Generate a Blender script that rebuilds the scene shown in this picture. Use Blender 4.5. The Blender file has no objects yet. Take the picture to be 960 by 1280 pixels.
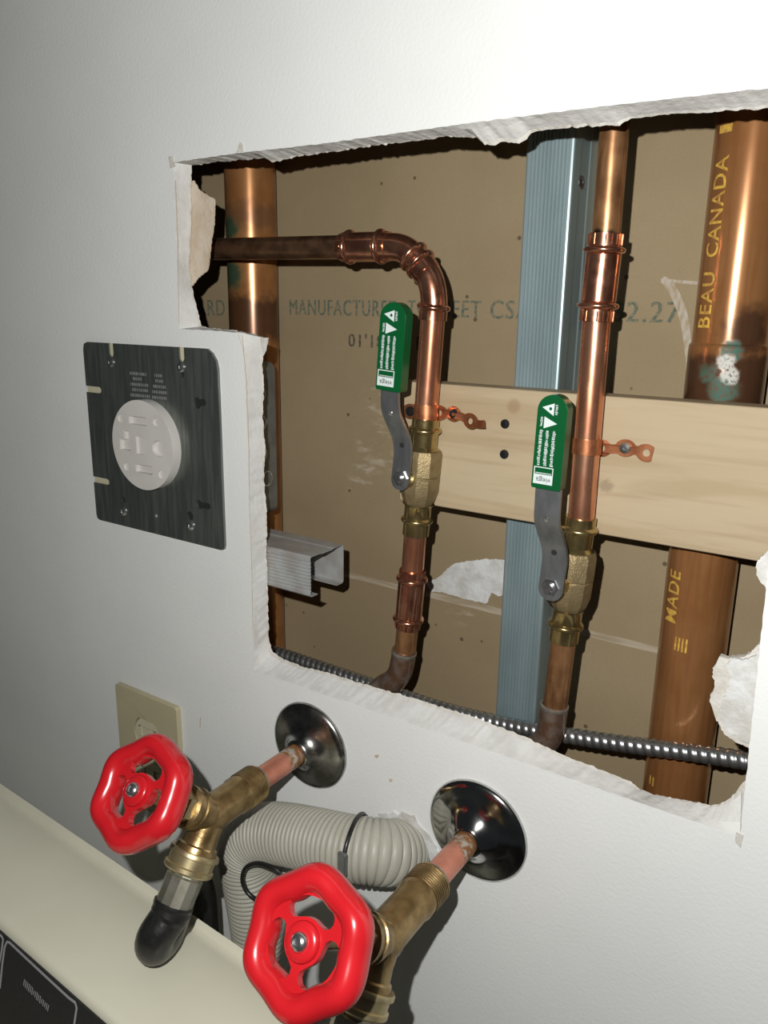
import bpy, math, random
from mathutils import Vector, Matrix, noise as mnoise
from mathutils.geometry import tessellate_polygon
random.seed(7)
S = bpy.context.scene
COL = S.collection

# ------------------------------------------------------------------ camera, light, exposure
# world axes in camera space (right, down, forward), solved from the vanishing points
F_PX = 982.13
AX = Vector((0.8275, 0.1524, -0.5404)); AX.normalize()
AZ = Vector((0.0138, -0.9677, -0.2516)); AZ = (AZ - AX * AZ.dot(AX)).normalized()
AY = AZ.cross(AX)
CAM = Vector((0, -400, 0))            # millimetres; wall face is y = 0, camera height is z = 0
Z0 = 1.5                              # metres of camera height above the floor
def W(v): return Vector((v[0] * .001, v[1] * .001, v[2] * .001 + Z0))
right = Vector((AX[0], AY[0], AZ[0])); down = Vector((AX[1], AY[1], AZ[1])); fwd = Vector((AX[2], AY[2], AZ[2]))
cam = bpy.data.cameras.new('camera'); camo = bpy.data.objects.new('camera', cam); COL.objects.link(camo)
R3 = Matrix((right, -down, -fwd)).transposed()
camo.matrix_world = Matrix.Translation(W(CAM)) @ R3.to_4x4()
cam.sensor_fit = 'VERTICAL'; cam.sensor_height = 36; cam.sensor_width = 27; cam.lens = F_PX / 1280 * 36
cam.clip_start = .01; cam.clip_end = 20
S.camera = camo

world = bpy.data.worlds.new('room_ambient'); S.world = world; world.use_nodes = True
bg = world.node_tree.nodes['Background']; bg.inputs[0].default_value = (.86, .94, 1.0, 1); bg.inputs[1].default_value = .020

fl = bpy.data.lights.new('phone_flash', 'SPOT'); flo = bpy.data.objects.new('phone_flash', fl); COL.objects.link(flo)
fl.energy = 12.4; fl.color = (1.0, .985, .95); fl.shadow_soft_size = .003; fl.spot_size = math.radians(170); fl.spot_blend = .6
fpos = CAM + right * -35 - down * 37
aim = (fwd + right * -.15 + down * .20).normalized()
flo.matrix_world = Matrix.Translation(W(fpos)) @ aim.to_track_quat('-Z', 'Y').to_matrix().to_4x4()

S.view_settings.view_transform = 'Standard'; S.view_settings.look = 'None'
S.view_settings.gamma = 1; S.view_settings.use_curve_mapping = False
S.view_settings.exposure = 0.0

# ------------------------------------------------------------------ projection helpers (mm)
def ray(px, py):
    d = Vector(((px - 480) / F_PX, (py - 640) / F_PX, 1))
    return Vector((AX.dot(d), AY.dot(d), AZ.dot(d)))
def P(px, py, y):
    d = ray(px, py); return CAM + d * ((y + 400) / d.y)
def PX(px, py, x):
    d = ray(px, py); return CAM + d * (x / d.x)
def PZ(px, py, z):
    d = ray(px, py); return CAM + d * (z / d.z)
def PP(px, py, p0, n):
    d = ray(px, py); return CAM + d * ((p0 - CAM).dot(n) / d.dot(n))

# ------------------------------------------------------------------ materials
def sock(nt, v, inp):
    if hasattr(v, 'is_linked') or isinstance(v, bpy.types.NodeSocket): nt.links.new(v, inp)
    else:
        inp.default_value = v if not (isinstance(v, tuple) and len(v) == 3 and inp.type == 'RGBA') else (*v, 1)
def math_n(nt, op, a, b=0.0, c=0.0, clamp=False):
    n = nt.nodes.new('ShaderNodeMath'); n.operation = op; n.use_clamp = clamp
    sock(nt, a, n.inputs[0]); sock(nt, b, n.inputs[1]); sock(nt, c, n.inputs[2]); return n.outputs[0]
def ramp(nt, f, a, b):
    n = nt.nodes.new('ShaderNodeMapRange'); n.interpolation_type = 'SMOOTHSTEP'
    sock(nt, f, n.inputs[0]); n.inputs[1].default_value = a; n.inputs[2].default_value = b; return n.outputs[0]
def mix(nt, f, a, b):
    n = nt.nodes.new('ShaderNodeMix'); n.data_type = 'RGBA'
    sock(nt, f, n.inputs[0]); sock(nt, a, n.inputs[6]); sock(nt, b, n.inputs[7]); return n.outputs[2]
def pos(nt, scale=(1, 1, 1)):
    g = nt.nodes.new('ShaderNodeNewGeometry')
    m = nt.nodes.new('ShaderNodeMapping'); m.inputs['Scale'].default_value = scale
    nt.links.new(g.outputs['Position'], m.inputs[0]); return m.outputs[0]
def noise(nt, scale, detail=3, vec=None, rough=.55, dist=0):
    n = nt.nodes.new('ShaderNodeTexNoise'); n.inputs['Scale'].default_value = scale; n.inputs['Detail'].default_value = detail
    n.inputs['Roughness'].default_value = rough; n.inputs['Distortion'].default_value = dist
    nt.links.new(vec if vec else pos(nt), n.inputs['Vector']); return n.outputs[0]
def blob(nt, c, r, soft=.35, wob=.5, nscale=140):
    """mask around a world point (mm), radius in mm, with a ragged edge"""
    d = nt.nodes.new('ShaderNodeVectorMath'); d.operation = 'DISTANCE'
    nt.links.new(pos(nt), d.inputs[0]); d.inputs[1].default_value = W(c)
    n = noise(nt, nscale, 3)
    dd = math_n(nt, 'ADD', math_n(nt, 'DIVIDE', d.outputs['Value'], r * .001), math_n(nt, 'MULTIPLY', math_n(nt, 'SUBTRACT', n, .5), wob * 2))
    return ramp(nt, dd, 1 + soft, 1 - soft)
def zband(nt, z0, z1, soft=4, wob=6, nscale=120):
    """mask between two heights (mm)"""
    s = nt.nodes.new('ShaderNodeSeparateXYZ'); nt.links.new(pos(nt), s.inputs[0])
    z = math_n(nt, 'ADD', math_n(nt, 'MULTIPLY', math_n(nt, 'SUBTRACT', s.outputs[2], Z0), 1000), math_n(nt, 'MULTIPLY', math_n(nt, 'SUBTRACT', noise(nt, nscale, 3), .5), wob * 2))
    return math_n(nt, 'MULTIPLY', ramp(nt, z, z0 - soft, z0 + soft), ramp(nt, z, z1 + soft, z1 - soft))
MATS = {}
def mat(name, col, rough=.5, metal=0.0, var=None, vs=60, bump=0, bs=300, spec=.5, coat=0, build=None, stretch=(1, 1, 1), rvar=0):
    m = bpy.data.materials.new(name); m.use_nodes = True; nt = m.node_tree; b = nt.nodes['Principled BSDF']
    c = col
    if var: c = mix(nt, ramp(nt, noise(nt, vs, 4, pos(nt, stretch)), .35, .68), col, var)
    r = rough
    if build:
        res = build(nt, c)
        if isinstance(res, tuple): c, r, metal = res
        else: c = res
    if rvar: r = math_n(nt, 'ADD', rough - rvar / 2, math_n(nt, 'MULTIPLY', noise(nt, vs * 1.7, 3, pos(nt, stretch)), rvar))
    sock(nt, c, b.inputs['Base Color']); sock(nt, r, b.inputs['Roughness']); sock(nt, metal, b.inputs['Metallic'])
    b.inputs['Specular IOR Level'].default_value = spec; b.inputs['Coat Weight'].default_value = coat
    if bump:
        bn = nt.nodes.new('ShaderNodeBump'); bn.inputs['Strength'].default_value = bump; bn.inputs['Distance'].default_value = .001
        nt.links.new(noise(nt, bs, 3, pos(nt, stretch)), bn.inputs['Height']); nt.links.new(bn.outputs[0], b.inputs['Normal'])
    MATS[name] = m; return m

mat('paint', (.745, .757, .748), .62, var=(.715, .727, .72), vs=9, bump=.22, bs=420, spec=.25)
mat('gypsum', (.64, .64, .625), .95, var=(.57, .565, .545), vs=60, bump=.45, bs=300, spec=.1)
mat('torn_tan', (.50, .40, .30), .95, var=(.60, .52, .42), vs=60, bump=.5, bs=500, spec=.1)
mat('torn_white', (.66, .67, .67), .95, var=(.50, .49, .46), vs=70, bump=.7, bs=300, spec=.1)
mat('lip_paper', (.60, .585, .55), .95, var=(.52, .49, .44), vs=150, bump=.6, bs=500, spec=.1)
def kraft(nt, c):
    fine = noise(nt, 900, 2)
    c = mix(nt, math_n(nt, 'MULTIPLY', ramp(nt, fine, .45, .75), .25), c, (.20, .155, .095))
    v = nt.nodes.new('ShaderNodeTexVoronoi'); v.inputs['Scale'].default_value = 38; nt.links.new(pos(nt, (1, .2, 1)), v.inputs['Vector'])
    c = mix(nt, math_n(nt, 'MULTIPLY', ramp(nt, v.outputs['Distance'], .075, .045), .8), c, (.07, .05, .03))
    for px, py, r in ((480, 560, 22), (455, 600, 14), (470, 500, 13), (590, 745, 20), (360, 720, 10)):
        k = math_n(nt, 'MULTIPLY', math_n(nt, 'MULTIPLY', blob(nt, P(px, py, 122), r, .6, .6, 60), ramp(nt, noise(nt, 210, 4, pos(nt, (.35, 1, 1))), .5, .72)), .55)
        c = mix(nt, k, c, (.50, .44, .35))
    return c
mat('kraft', (.30, .235, .143), .85, var=(.262, .20, .118), vs=7, bump=.12, bs=900, spec=.2, build=kraft)
mat('seam', (.42, .36, .27), .9, var=(.30, .24, .16), vs=90, spec=.15, stretch=(.3, 1, 3))
mat('ink_green', (.085, .115, .09), .8, var=(.22, .19, .125), vs=420, spec=.1)
mat('ink_black', (.055, .05, .042), .8, var=(.16, .13, .09), vs=420, spec=.1)
mat('ink_yellow', (.62, .40, .06), .5, var=(.40, .20, .06), vs=330, spec=.4)
mat('ink_white', (.62, .69, .68), .5, spec=.4)
mat('ink_dark', (.02, .03, .03), .5)
mat('ink_grey', (.30, .30, .31), .5)
mat('scuff', (.43, .385, .32), .9, var=(.335, .265, .175), vs=420, spec=.1, stretch=(1, 1, .35))

def copper_old(nt, c):
    c = mix(nt, ramp(nt, noise(nt, 300, 3, pos(nt, (1, 1, .12))), .45, .75), c, (.20, .09, .04))
    k = math_n(nt, 'MAXIMUM', blob(nt, P(746, 293, 44), 3.2, .4, .4), blob(nt, P(765, 294, 44), 3.2, .4, .4))
    return mix(nt, k, c, (.02, .015, .012))
def left_pipe(nt, c):
    c = mix(nt, ramp(nt, noise(nt, 260, 3, pos(nt, (1, 1, .08))), .45, .8), c, (.36, .155, .055))
    z = P(320, 372, 80).z
    c = mix(nt, math_n(nt, 'MULTIPLY', zband(nt, z - 34, z + 1, 5, 9), .85), c, (.07, .033, .02))
    z2 = P(310, 262, 80).z
    c = mix(nt, math_n(nt, 'MULTIPLY', zband(nt, z2 - 12, z2 + 5, 6, 10), .6), c, (.16, .08, .045))
    g = math_n(nt, 'MAXIMUM', blob(nt, P(291, 285, 85), 11), blob(nt, P(294, 345, 85), 12))
    c = mix(nt, math_n(nt, 'MULTIPLY', g, .95), c, (.025, .06, .036))
    return c, .27, math_n(nt, 'SUBTRACT', .5, math_n(nt, 'MULTIPLY', g, .4))
def right_pipe(nt, c):
    c = mix(nt, ramp(nt, noise(nt, 260, 3, pos(nt, (1, 1, .06))), .4, .8), c, (.27, .11, .038))
    zj = P(905, 440, 80).z; d = math_n(nt, 'MAXIMUM', zband(nt, zj - 60, zj - 2, 3, 5), blob(nt, P(940, 415, 82), 14, .4))
    c = mix(nt, math_n(nt, 'MULTIPLY', d, .8), c, (.05, .026, .02))
    g = math_n(nt, 'MAXIMUM', math_n(nt, 'MAXIMUM', blob(nt, P(914, 440, 80), 6), blob(nt, P(889, 466, 84), 6.5)), blob(nt, P(903, 487, 80), 8))
    c = mix(nt, math_n(nt, 'MULTIPLY', g, ramp(nt, noise(nt, 420, 3), .30, .55)), c, (.04, .10, .07))
    w = math_n(nt, 'MAXIMUM', blob(nt, P(908, 453, 80), 4.5, .3, .6, 300), blob(nt, P(912, 469, 80), 5, .3, .6, 300))
    c = mix(nt, math_n(nt, 'MULTIPLY', w, ramp(nt, noise(nt, 600, 3), .28, .5)), c, (.50, .49, .45))
    return c, math_n(nt, 'ADD', .22, math_n(nt, 'MULTIPLY', math_n(nt, 'MAXIMUM', g, w), .4)), math_n(nt, 'SUBTRACT', .45, math_n(nt, 'MULTIPLY', math_n(nt, 'MAXIMUM', g, w), .45))
mat('copper', (.80, .40, .25), .27, .9, var=(.66, .27, .15), vs=70, rvar=.16, stretch=(1, 1, .4))
mat('copper_fit', (.74, .36, .23), .22, .95, var=(.46, .19, .12), vs=110, rvar=.18)
mat('copper_strap', (.66, .27, .13), .36, .85, var=(.42, .15, .07), vs=140)
mat('copper_brown', (.42, .22, .10), .34, .65, var=(.27, .135, .06), vs=70, build=copper_old)
mat('copper_dark', (.34, .19, .11), .36, .88, var=(.17, .095, .055), vs=90)
mat('copper_elbow', (.25, .14, .085), .4, .75, var=(.36, .29, .25), vs=110, bump=.3)
mat('copper_left', (.42, .20, .075), .36, .85, var=(.33, .145, .05), vs=40, build=left_pipe)
mat('copper_right', (.375, .175, .068), .34, .85, var=(.32, .14, .05), vs=30, build=right_pipe)
def stub(nt, c):
    s = nt.nodes.new('ShaderNodeSeparateXYZ'); nt.links.new(pos(nt), s.inputs[0])
    n = noise(nt, 160, 3)
    y = math_n(nt, 'ADD', math_n(nt, 'MULTIPLY', s.outputs[1], 1000), math_n(nt, 'MULTIPLY', math_n(nt, 'SUBTRACT', n, .5), 16))
    c = mix(nt, ramp(nt, y, -34, -27), c, (.36, .165, .065))
    k = math_n(nt, 'MULTIPLY', math_n(nt, 'MULTIPLY', ramp(nt, y, -33, -26), ramp(nt, y, -17, -22)), ramp(nt, noise(nt, 230, 3), .45, .58))
    return mix(nt, k, c, (.58, .52, .45))
mat('copper_stub', (.66, .28, .20), .38, .6, var=(.58, .22, .14), vs=90, build=stub)
mat('brass', (.52, .40, .18), .24, .92, var=(.34, .26, .11), vs=90, rvar=.15)
mat('brass_cast', (.34, .265, .14), .5, .7, var=(.28, .21, .11), vs=160, bump=.4, bs=900)
mat('brass_tap', (.42, .30, .14), .33, .88, var=(.24, .16, .07), vs=80, rvar=.2, bump=.12, bs=400)
mat('brass_nut', (.60, .49, .27), .36, .85, var=(.44, .37, .22), vs=110)
mat('zinc', (.56, .55, .46), .34, .85, var=(.42, .40, .31), vs=90)
mat('solder', (.34, .32, .28), .5, .6, var=(.24, .21, .18), vs=200)
mat('steel', (.26, .27, .275), .40, .8, var=(.19, .20, .205), vs=140, stretch=(1, 1, .3))
mat('steel_bright', (.72, .73, .74), .22, .95, var=(.5, .5, .5), vs=200)
mat('green_grip', (.003, .082, .022), .26, spec=.5)
mat('galv', (.33, .42, .44), .40, .55, var=(.27, .35, .37), vs=45, stretch=(1, 1, .25))
mat('galv_dusty', (.50, .52, .52), .5, .5, var=(.42, .40, .38), vs=60)
mat('box_metal', (.27, .28, .27), .42, .7, var=(.20, .20, .19), vs=60)
mat('plate_metal', (.135, .15, .138), .34, .7, var=(.21, .225, .21), vs=190, stretch=(1.6, 1, .12), rvar=.25)
mat('grey_plastic', (.62, .60, .575), .42, var=(.57, .55, .52), vs=30, spec=.4)
mat('ivory', (.47, .425, .28), .42, var=(.44, .395, .255), vs=20, spec=.4)
mat('ivory_light', (.56, .52, .37), .42, spec=.4)
mat('hole_shade', (.012, .012, .012), .8)  # near-black colour standing in for the shade inside holes and slots
mat('screw_black', (.018, .018, .02), .35, .3)
mat('chrome', (.62, .62, .61), .13, 1.0, var=(.40, .39, .37), vs=60, rvar=.14)
mat('chrome_dirty', (.44, .44, .42), .24, 1.0, var=(.24, .23, .21), vs=70, rvar=.28)
mat('red', (.50, .012, .018), .25, var=(.45, .010, .015), vs=30, spec=.5, coat=.2)
mat('rubber', (.012, .012, .012), .32, var=(.02, .02, .019), vs=120, bump=.3, bs=200, spec=.45)
mat('hose', (.40, .39, .335), .45, var=(.36, .35, .295), vs=25, spec=.4)
mat('cream', (.66, .645, .52), .38, var=(.63, .615, .495), vs=12, spec=.4, bump=.04, bs=500)
mat('panel_black', (.010, .010, .011), .5, var=(.016, .016, .017), vs=500)
mat('armour', (.46, .48, .49), .3, .9, var=(.34, .36, .37), vs=60)
mat('floor', (.22, .20, .18), .7, var=(.18, .16, .14), vs=8)
def wood(nt, c):
    g = noise(nt, 26, 5, pos(nt, (.16, 1, 1.6)), .6, 1.2)
    c = mix(nt, math_n(nt, 'MULTIPLY', ramp(nt, g, .42, .62), .55), c, (.36, .265, .155))
    g2 = noise(nt, 210, 3, pos(nt, (.06, 1, 1)))
    c = mix(nt, math_n(nt, 'MULTIPLY', ramp(nt, g2, .5, .75), .35), c, (.31, .225, .13))
    k = blob(nt, P(641, 508, 60), 4.5, .4, .3)
    c = mix(nt, math_n(nt, 'MULTIPLY', k, .4), c, (.22, .12, .06))
    k = blob(nt, P(757, 608, 60), 4, .4, .6, 300)
    c = mix(nt, math_n(nt, 'MULTIPLY', k, .4), c, (.12, .08, .05))
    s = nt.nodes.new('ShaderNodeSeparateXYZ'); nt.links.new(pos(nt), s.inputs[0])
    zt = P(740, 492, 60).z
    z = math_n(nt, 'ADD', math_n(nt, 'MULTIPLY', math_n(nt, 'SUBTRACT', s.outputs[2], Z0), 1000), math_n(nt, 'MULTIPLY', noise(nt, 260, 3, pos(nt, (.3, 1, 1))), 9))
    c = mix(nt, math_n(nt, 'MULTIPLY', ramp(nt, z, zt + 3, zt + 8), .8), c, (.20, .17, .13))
    return c
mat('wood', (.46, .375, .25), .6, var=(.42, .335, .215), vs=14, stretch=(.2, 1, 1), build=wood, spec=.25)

# ------------------------------------------------------------------ mesh helpers (mm in, metres out)
class MB:
    def __init__(s): s.v = []; s.f = []; s.m = []
    def add(s, vs, fs, mi=0):
        o = len(s.v); s.v += [Vector(v) for v in vs]
        for f in fs: s.f.append(tuple(i + o for i in f)); s.m.append(mi)
        return s
    def box(s, lo, hi, mi=0, frame=None):
        vs = [Vector((x, y, z)) for x in (lo[0], hi[0]) for y in (lo[1], hi[1]) for z in (lo[2], hi[2])]
        if frame: vs = [frame(v) for v in vs]
        return s.add(vs, [(0, 1, 3, 2), (4, 6, 7, 5), (0, 4, 5, 1), (2, 3, 7, 6), (0, 2, 6, 4), (1, 5, 7, 3)], mi)
    def tube(s, pts, rad, seg=24, caps=True, rfn=None, mi=0, up=None, closed=False):
        pts = [Vector(p) for p in pts]; n = len(pts)
        if not isinstance(rad, (list, tuple)): rad = [rad] * n
        T = []
        for i in range(n):
            a = pts[(i - 1) % n] if closed else pts[max(i - 1, 0)]; b = pts[(i + 1) % n] if closed else pts[min(i + 1, n - 1)]
            T.append((b - a).normalized())
        u = (up or (Vector((0, 1, 0)) if abs(T[0].y) < .9 else Vector((1, 0, 0)))); u = (u - T[0] * u.dot(T[0])).normalized()
        vs = []
        for i in range(n):
            u = (u - T[i] * u.dot(T[i])).normalized(); w = T[i].cross(u)
            for k in range(seg):
                a = 2 * math.pi * k / seg; r = rad[i] * (rfn(i, a) if rfn else 1)
                vs.append(pts[i] + u * (r * math.cos(a)) + w * (r * math.sin(a)))
        fs = []
        for i in range(n if closed else n - 1):
            j = (i + 1) % n
            for k in range(seg):
                l = (k + 1) % seg; fs.append((i * seg + k, i * seg + l, j * seg + l, j * seg + k))
        if caps and not closed: fs += [tuple(range(seg))[::-1], tuple((n - 1) * seg + k for k in range(seg))]
        return s.add(vs, fs, mi)
    def lathe(s, org, axis, prof, seg=32, mi=0, caps=True, rot=0.0, up=None):
        org = Vector(org); axis = Vector(axis).normalized()
        u = up or (Vector((0, 1, 0)) if abs(axis.y) < .9 else Vector((1, 0, 0))); u = (u - axis * u.dot(axis)).normalized(); w = axis.cross(u)
        vs = []; n = len(prof)
        for (h, r) in prof:
            for k in range(seg):
                a = 2 * math.pi * k / seg + rot
                vs.append(org + axis * h + u * (r * math.cos(a)) + w * (r * math.sin(a)))
        fs = [(i * seg + k, i * seg + (k + 1) % seg, (i + 1) * seg + (k + 1) % seg, (i + 1) * seg + k) for i in range(n - 1) for k in range(seg)]
        if caps: fs += [tuple(range(seg))[::-1], tuple((n - 1) * seg + k for k in range(seg))]
        return s.add(vs, fs, mi)
    def prism(s, outer, holes, fn, d0, d1, mi=0, side=None, floor=False):
        """polygon with holes, extruded from d0 to d1; fn(u, v, d) -> point"""
        loops = [outer] + list(holes); tri = tessellate_polygon([[Vector((a, b, 0)) for a, b in l] for l in loops])
        flat = [q for l in loops for q in l]; n = len(flat)
        def area(t): 
            (a, b), (c, d), (e, f) = (flat[i] for i in t); return (c - a) * (f - b) - (e - a) * (d - b)
        tri = [t if area(t) > 0 else t[::-1] for t in tri if abs(area(t)) > 1e-9]
        vs = [fn(a, b, d1) for a, b in flat] + [fn(a, b, d0) for a, b in flat]
        s.add(vs, [tuple(t) for t in tri] + [tuple(i + n for i in t[::-1]) for t in tri], mi)
        o = len(s.v) - 2 * n; k0 = 0
        for l in loops:
            for k in range(len(l)):
                a, b = k0 + k, k0 + (k + 1) % len(l)
                s.f.append((a + o, a + n + o, b + n + o, b + o)); s.m.append(mi if side is None else side)
            k0 += len(l)
        return s
    def build(s, name, mats, parent=None, angle=38, bevel=0, bseg=2, flat=False, kind=None):
        if not isinstance(mats, (list, tuple)): mats = [mats]
        org = parent['_o'] if parent else None
        if parent: o3 = Vector(ORG[parent.name])
        else:
            xs = [v.x for v in s.v]; ys = [v.y for v in s.v]; zs = [v.z for v in s.v]
            o3 = W(((min(xs) + max(xs)) / 2, (min(ys) + max(ys)) / 2, min(zs)))
        me = bpy.data.meshes.new(name); me.from_pydata([W(v) - o3 for v in s.v], [], s.f); me.update()
        for m in mats: me.materials.append(MATS[m])
        for p, mi in zip(me.polygons, s.m): p.material_index = mi; p.use_smooth = not flat
        me.validate()
        import bmesh as _b
        bm = _b.new(); bm.from_mesh(me); _b.ops.recalc_face_normals(bm, faces=bm.faces); bm.to_mesh(me); bm.free()
        if not flat: me.set_sharp_from_angle(angle=math.radians(angle))
        ob = bpy.data.objects.new(name, me); COL.objects.link(ob); ORG[ob.name] = tuple(o3); ob['_o'] = 1
        if parent: ob.parent = parent
        else: ob.location = o3
        if bevel:
            b = ob.modifiers.new('edge_round', 'BEVEL'); b.width = bevel * .001; b.segments = bseg; b.limit_method = 'ANGLE'; b.angle_limit = math.radians(40)
        if kind: ob['kind'] = kind
        return ob
ORG = {}
def thing(name, base, label, cat, group=None, kind=None):
    o = bpy.data.objects.new(name, None); COL.objects.link(o); o.location = W(base); o.empty_display_size = .02
    ORG[o.name] = tuple(W(base)); o['_o'] = 1
    return tag(o, label, cat, group, kind)
def tag(o, label, cat=None, group=None, kind=None):
    o['label'] = label
    if cat: o['category'] = cat
    if group: o['group'] = group
    if kind: o['kind'] = kind
    return o
def catmull(pts, n=8):
    pts = [Vector(p) for p in pts]; out = []
    q = [pts[0] * 2 - pts[1]] + pts + [pts[-1] * 2 - pts[-2]]
    for i in range(1, len(q) - 2):
        a, b, c, d = q[i - 1:i + 3]
        for k in range(n):
            t = k / n
            out.append(.5 * ((2 * b) + (c - a) * t + (2 * a - 5 * b + 4 * c - d) * t * t + (3 * b - a - 3 * c + d) * t ** 3))
    out.append(pts[-1]); return out
def resample(pts, step=None, n=None):
    pts = [Vector(p) for p in pts]; L = [0]
    for a, b in zip(pts, pts[1:]): L.append(L[-1] + (b - a).length)
    n = n or max(2, int(L[-1] / step) + 1); out = []; j = 0
    for i in range(n):
        t = L[-1] * i / (n - 1)
        while j < len(L) - 2 and L[j + 1] < t: j += 1
        k = (t - L[j]) / max(1e-9, L[j + 1] - L[j]); out.append(pts[j].lerp(pts[j + 1], k))
    return out
def circle(cx, cy, r, n=20, ry=None): return [(cx + r * math.cos(2 * math.pi * k / n), cy + (ry or r) * math.sin(2 * math.pi * k / n)) for k in range(n)]
def rrect(x0, y0, x1, y1, r, n=5):
    out = []
    for cx, cy, a0 in ((x1 - r, y1 - r, 0), (x0 + r, y1 - r, 90), (x0 + r, y0 + r, 180), (x1 - r, y0 + r, 270)):
        for k in range(n + 1):
            a = math.radians(a0 + 90 * k / n); out.append((cx + r * math.cos(a), cy + r * math.sin(a)))
    return out
def text_mb(txt, fn, height, space=1.0, xs=1.0, depth=.15, bold=0.0):
    """flat lettering: fn(u, v, d) maps millimetres (origin at lower left of the line) to a point"""
    cu = bpy.data.curves.new('t', 'FONT'); cu.body = txt; cu.size = 1; cu.space_character = space; cu.offset = bold; cu.resolution_u = 3
    ob = bpy.data.objects.new('t', cu); COL.objects.link(ob); dg = bpy.context.evaluated_depsgraph_get()
    me = bpy.data.meshes.new_from_object(ob.evaluated_get(dg)); bpy.data.objects.remove(ob)
    k = height / .70; mb = MB()
    mb.add([fn(v.co.x * k * xs, v.co.y * k, depth) for v in me.vertices], [tuple(p.vertices) for p in me.polygons])
    wd = max(v.co.x for v in me.vertices) * k * xs
    bpy.data.meshes.remove(me); bpy.data.curves.remove(cu); return mb, wd
xz = lambda y0, sgn=-1: (lambda u, v, d: Vector((u, y0 + sgn * d, v)))     # wall plane, d towards the viewer

# ================================================================== setting
XL, XR, ZB, ZT = -1500, 900, -1500, 900
TH, YB = 12.7, 122
E1 = P(388, 931, 0); E2 = P(597, 1037, 0)                 # where the two stub pipes leave the wall
HOSE0 = P(502, 1064, 0)
sections = [   # (front edge pixels, back edge pixels)
 ([(216, 203), (300, 191), (400, 180), (500, 166), (600, 152), (640, 147), (760, 132), (860, 121), (960, 110), (1022, 103)],
  [(240, 206), (252, 206), (267, 203), (310, 199), (333, 197), (340, 203), (350, 201), (387, 193), (453, 185), (520, 176), (560, 171), (598, 173), (606, 180), (614, 182), (630, 177), (652, 180), (664, 168), (673, 163), (740, 158), (773, 157), (787, 149), (827, 143), (907, 139), (960, 134), (1036, 126)]),
 ([(1022, 103), (960, 712), (925, 1046)],
  [(1036, 126), (974, 712), (952, 900), (944, 945), (936, 968), (926, 983)]),
 ([(925, 1046), (760, 990), (600, 934), (450, 883), (318, 838)],
  [(926, 981), (911, 1000), (892, 1007), (877, 1004), (814, 992), (802, 987), (787, 976), (750, 962), (705, 944), (656, 921), (600, 899), (560, 886), (517, 873), (462, 857), (408, 840), (381, 834), (354, 824), (341, 815)]),
 ([(318, 838), (312, 640), (309, 540), (303, 416)],
  [(341, 815), (336, 800), (335, 740), (333, 690), (334, 640), (330, 600), (332, 560), (328, 520), (330, 480), (327, 455), (335, 424)]),
 ([(303, 416), (264, 413), (224, 411)], [(335, 424), (322, 419), (300, 414), (275, 411), (252, 408)]),
 ([(224, 411), (220, 300), (216, 203)], [(252, 408), (246, 385), (240, 360), (237, 335), (239, 290), (239, 235), (240, 206)])]
front, back = [], []
for fs, bs in sections:
    a = [P(x, y, 0) for x, y in fs]; b = [P(x, y, TH) for x, y in bs]
    n = max(8, int(sum((q - p).length for p, q in zip(b, b[1:])) / 1.6))
    ra, rb = resample(a, n=n), resample(b, n=n)
    for i in range(n - 1):
        k = min(1, i / 3, (n - 1 - i) / 3)
        jt = Vector((mnoise.noise(rb[i] * .35) + .5 * mnoise.noise(rb[i] * 1.1), 0, mnoise.noise(rb[i] * .35 + Vector((9, 3, 1))) + .5 * mnoise.noise(rb[i] * 1.1 + Vector((4, 4, 4)))))
        back.append(rb[i] + jt * 1.0 * (.3 + .7 * k))
        front.append(ra[i] + Vector((mnoise.noise(ra[i] * .2), 0, mnoise.noise(ra[i] * .2 + Vector((5, 5, 5))))) * .45)
mid = [f.lerp(b, .25) + Vector((mnoise.noise(f * .3) * .6, 0, mnoise.noise(f * .3 + Vector((7, 7, 7))) * .6)) for f, b in zip(front, back)]
mid = [Vector((m.x, 4.0, m.z)) for m in mid]
mid2 = [f.lerp(b, .8) for f, b in zip(front, back)]; mid2 = [Vector((m.x, 11.4, m.z)) for m in mid2]
wm = MB(); outer = [(XL, ZB), (XR, ZB), (XR, ZT), (XL, ZT)]
def ragged(c, r, amp, n=36): return [(c.x + math.cos(2 * math.pi * k / n) * (r + amp * mnoise.noise(Vector((c.x, k * .7, 0)))), c.z + math.sin(2 * math.pi * k / n) * (r + amp * mnoise.noise(Vector((c.x, 5, k * .7))))) for k in range(n)]
extra = [circle(E1.x, E1.z, 10, 16), circle(E2.x, E2.z, 10, 16), ragged(HOSE0, 23.5, 1.5)]
for y, loop, mi in ((0, front, 0), (TH, back, 2)):
    loops = [outer, [(v.x, v.z) for v in loop]] + extra
    flat = [q for l in loops for q in l]
    tri = tessellate_polygon([[Vector((a, b, 0)) for a, b in l] for l in loops])
    wm.add([(a, y, b) for a, b in flat], [tuple(t) for t in tri], mi)
def bridge(a, b, mi):
    n = len(a); wm.add(a + b, [(i, (i + 1) % n, n + (i + 1) % n, n + i) for i in range(n)], mi)
bridge(front, mid, 1); bridge(mid, mid2, 1); bridge(mid2, back, 3)
for l in extra: bridge([Vector((a, 0, b)) for a, b in l], [Vector((a, TH, b)) for a, b in l], 1)
bridge([Vector((a, 0, b)) for a, b in outer], [Vector((a, TH, b)) for a, b in outer], 1)
wall = wm.build('wall_front', ['paint', 'gypsum', 'torn_tan', 'lip_paper'], angle=30)
tag(wall, 'white painted drywall with a rough rectangular opening cut into it', kind='structure')

def ragpoly(pts, y, step=1.4, amp=.7):
    w = [P(a, b, y) for a, b in pts]; w.append(w[0]); r = resample(w, step=step)[:-1]
    return [(v.x + amp * mnoise.noise(v * .6), v.z + amp * mnoise.noise(v * .6 + Vector((3, 8, 1)))) for v in r]
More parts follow.
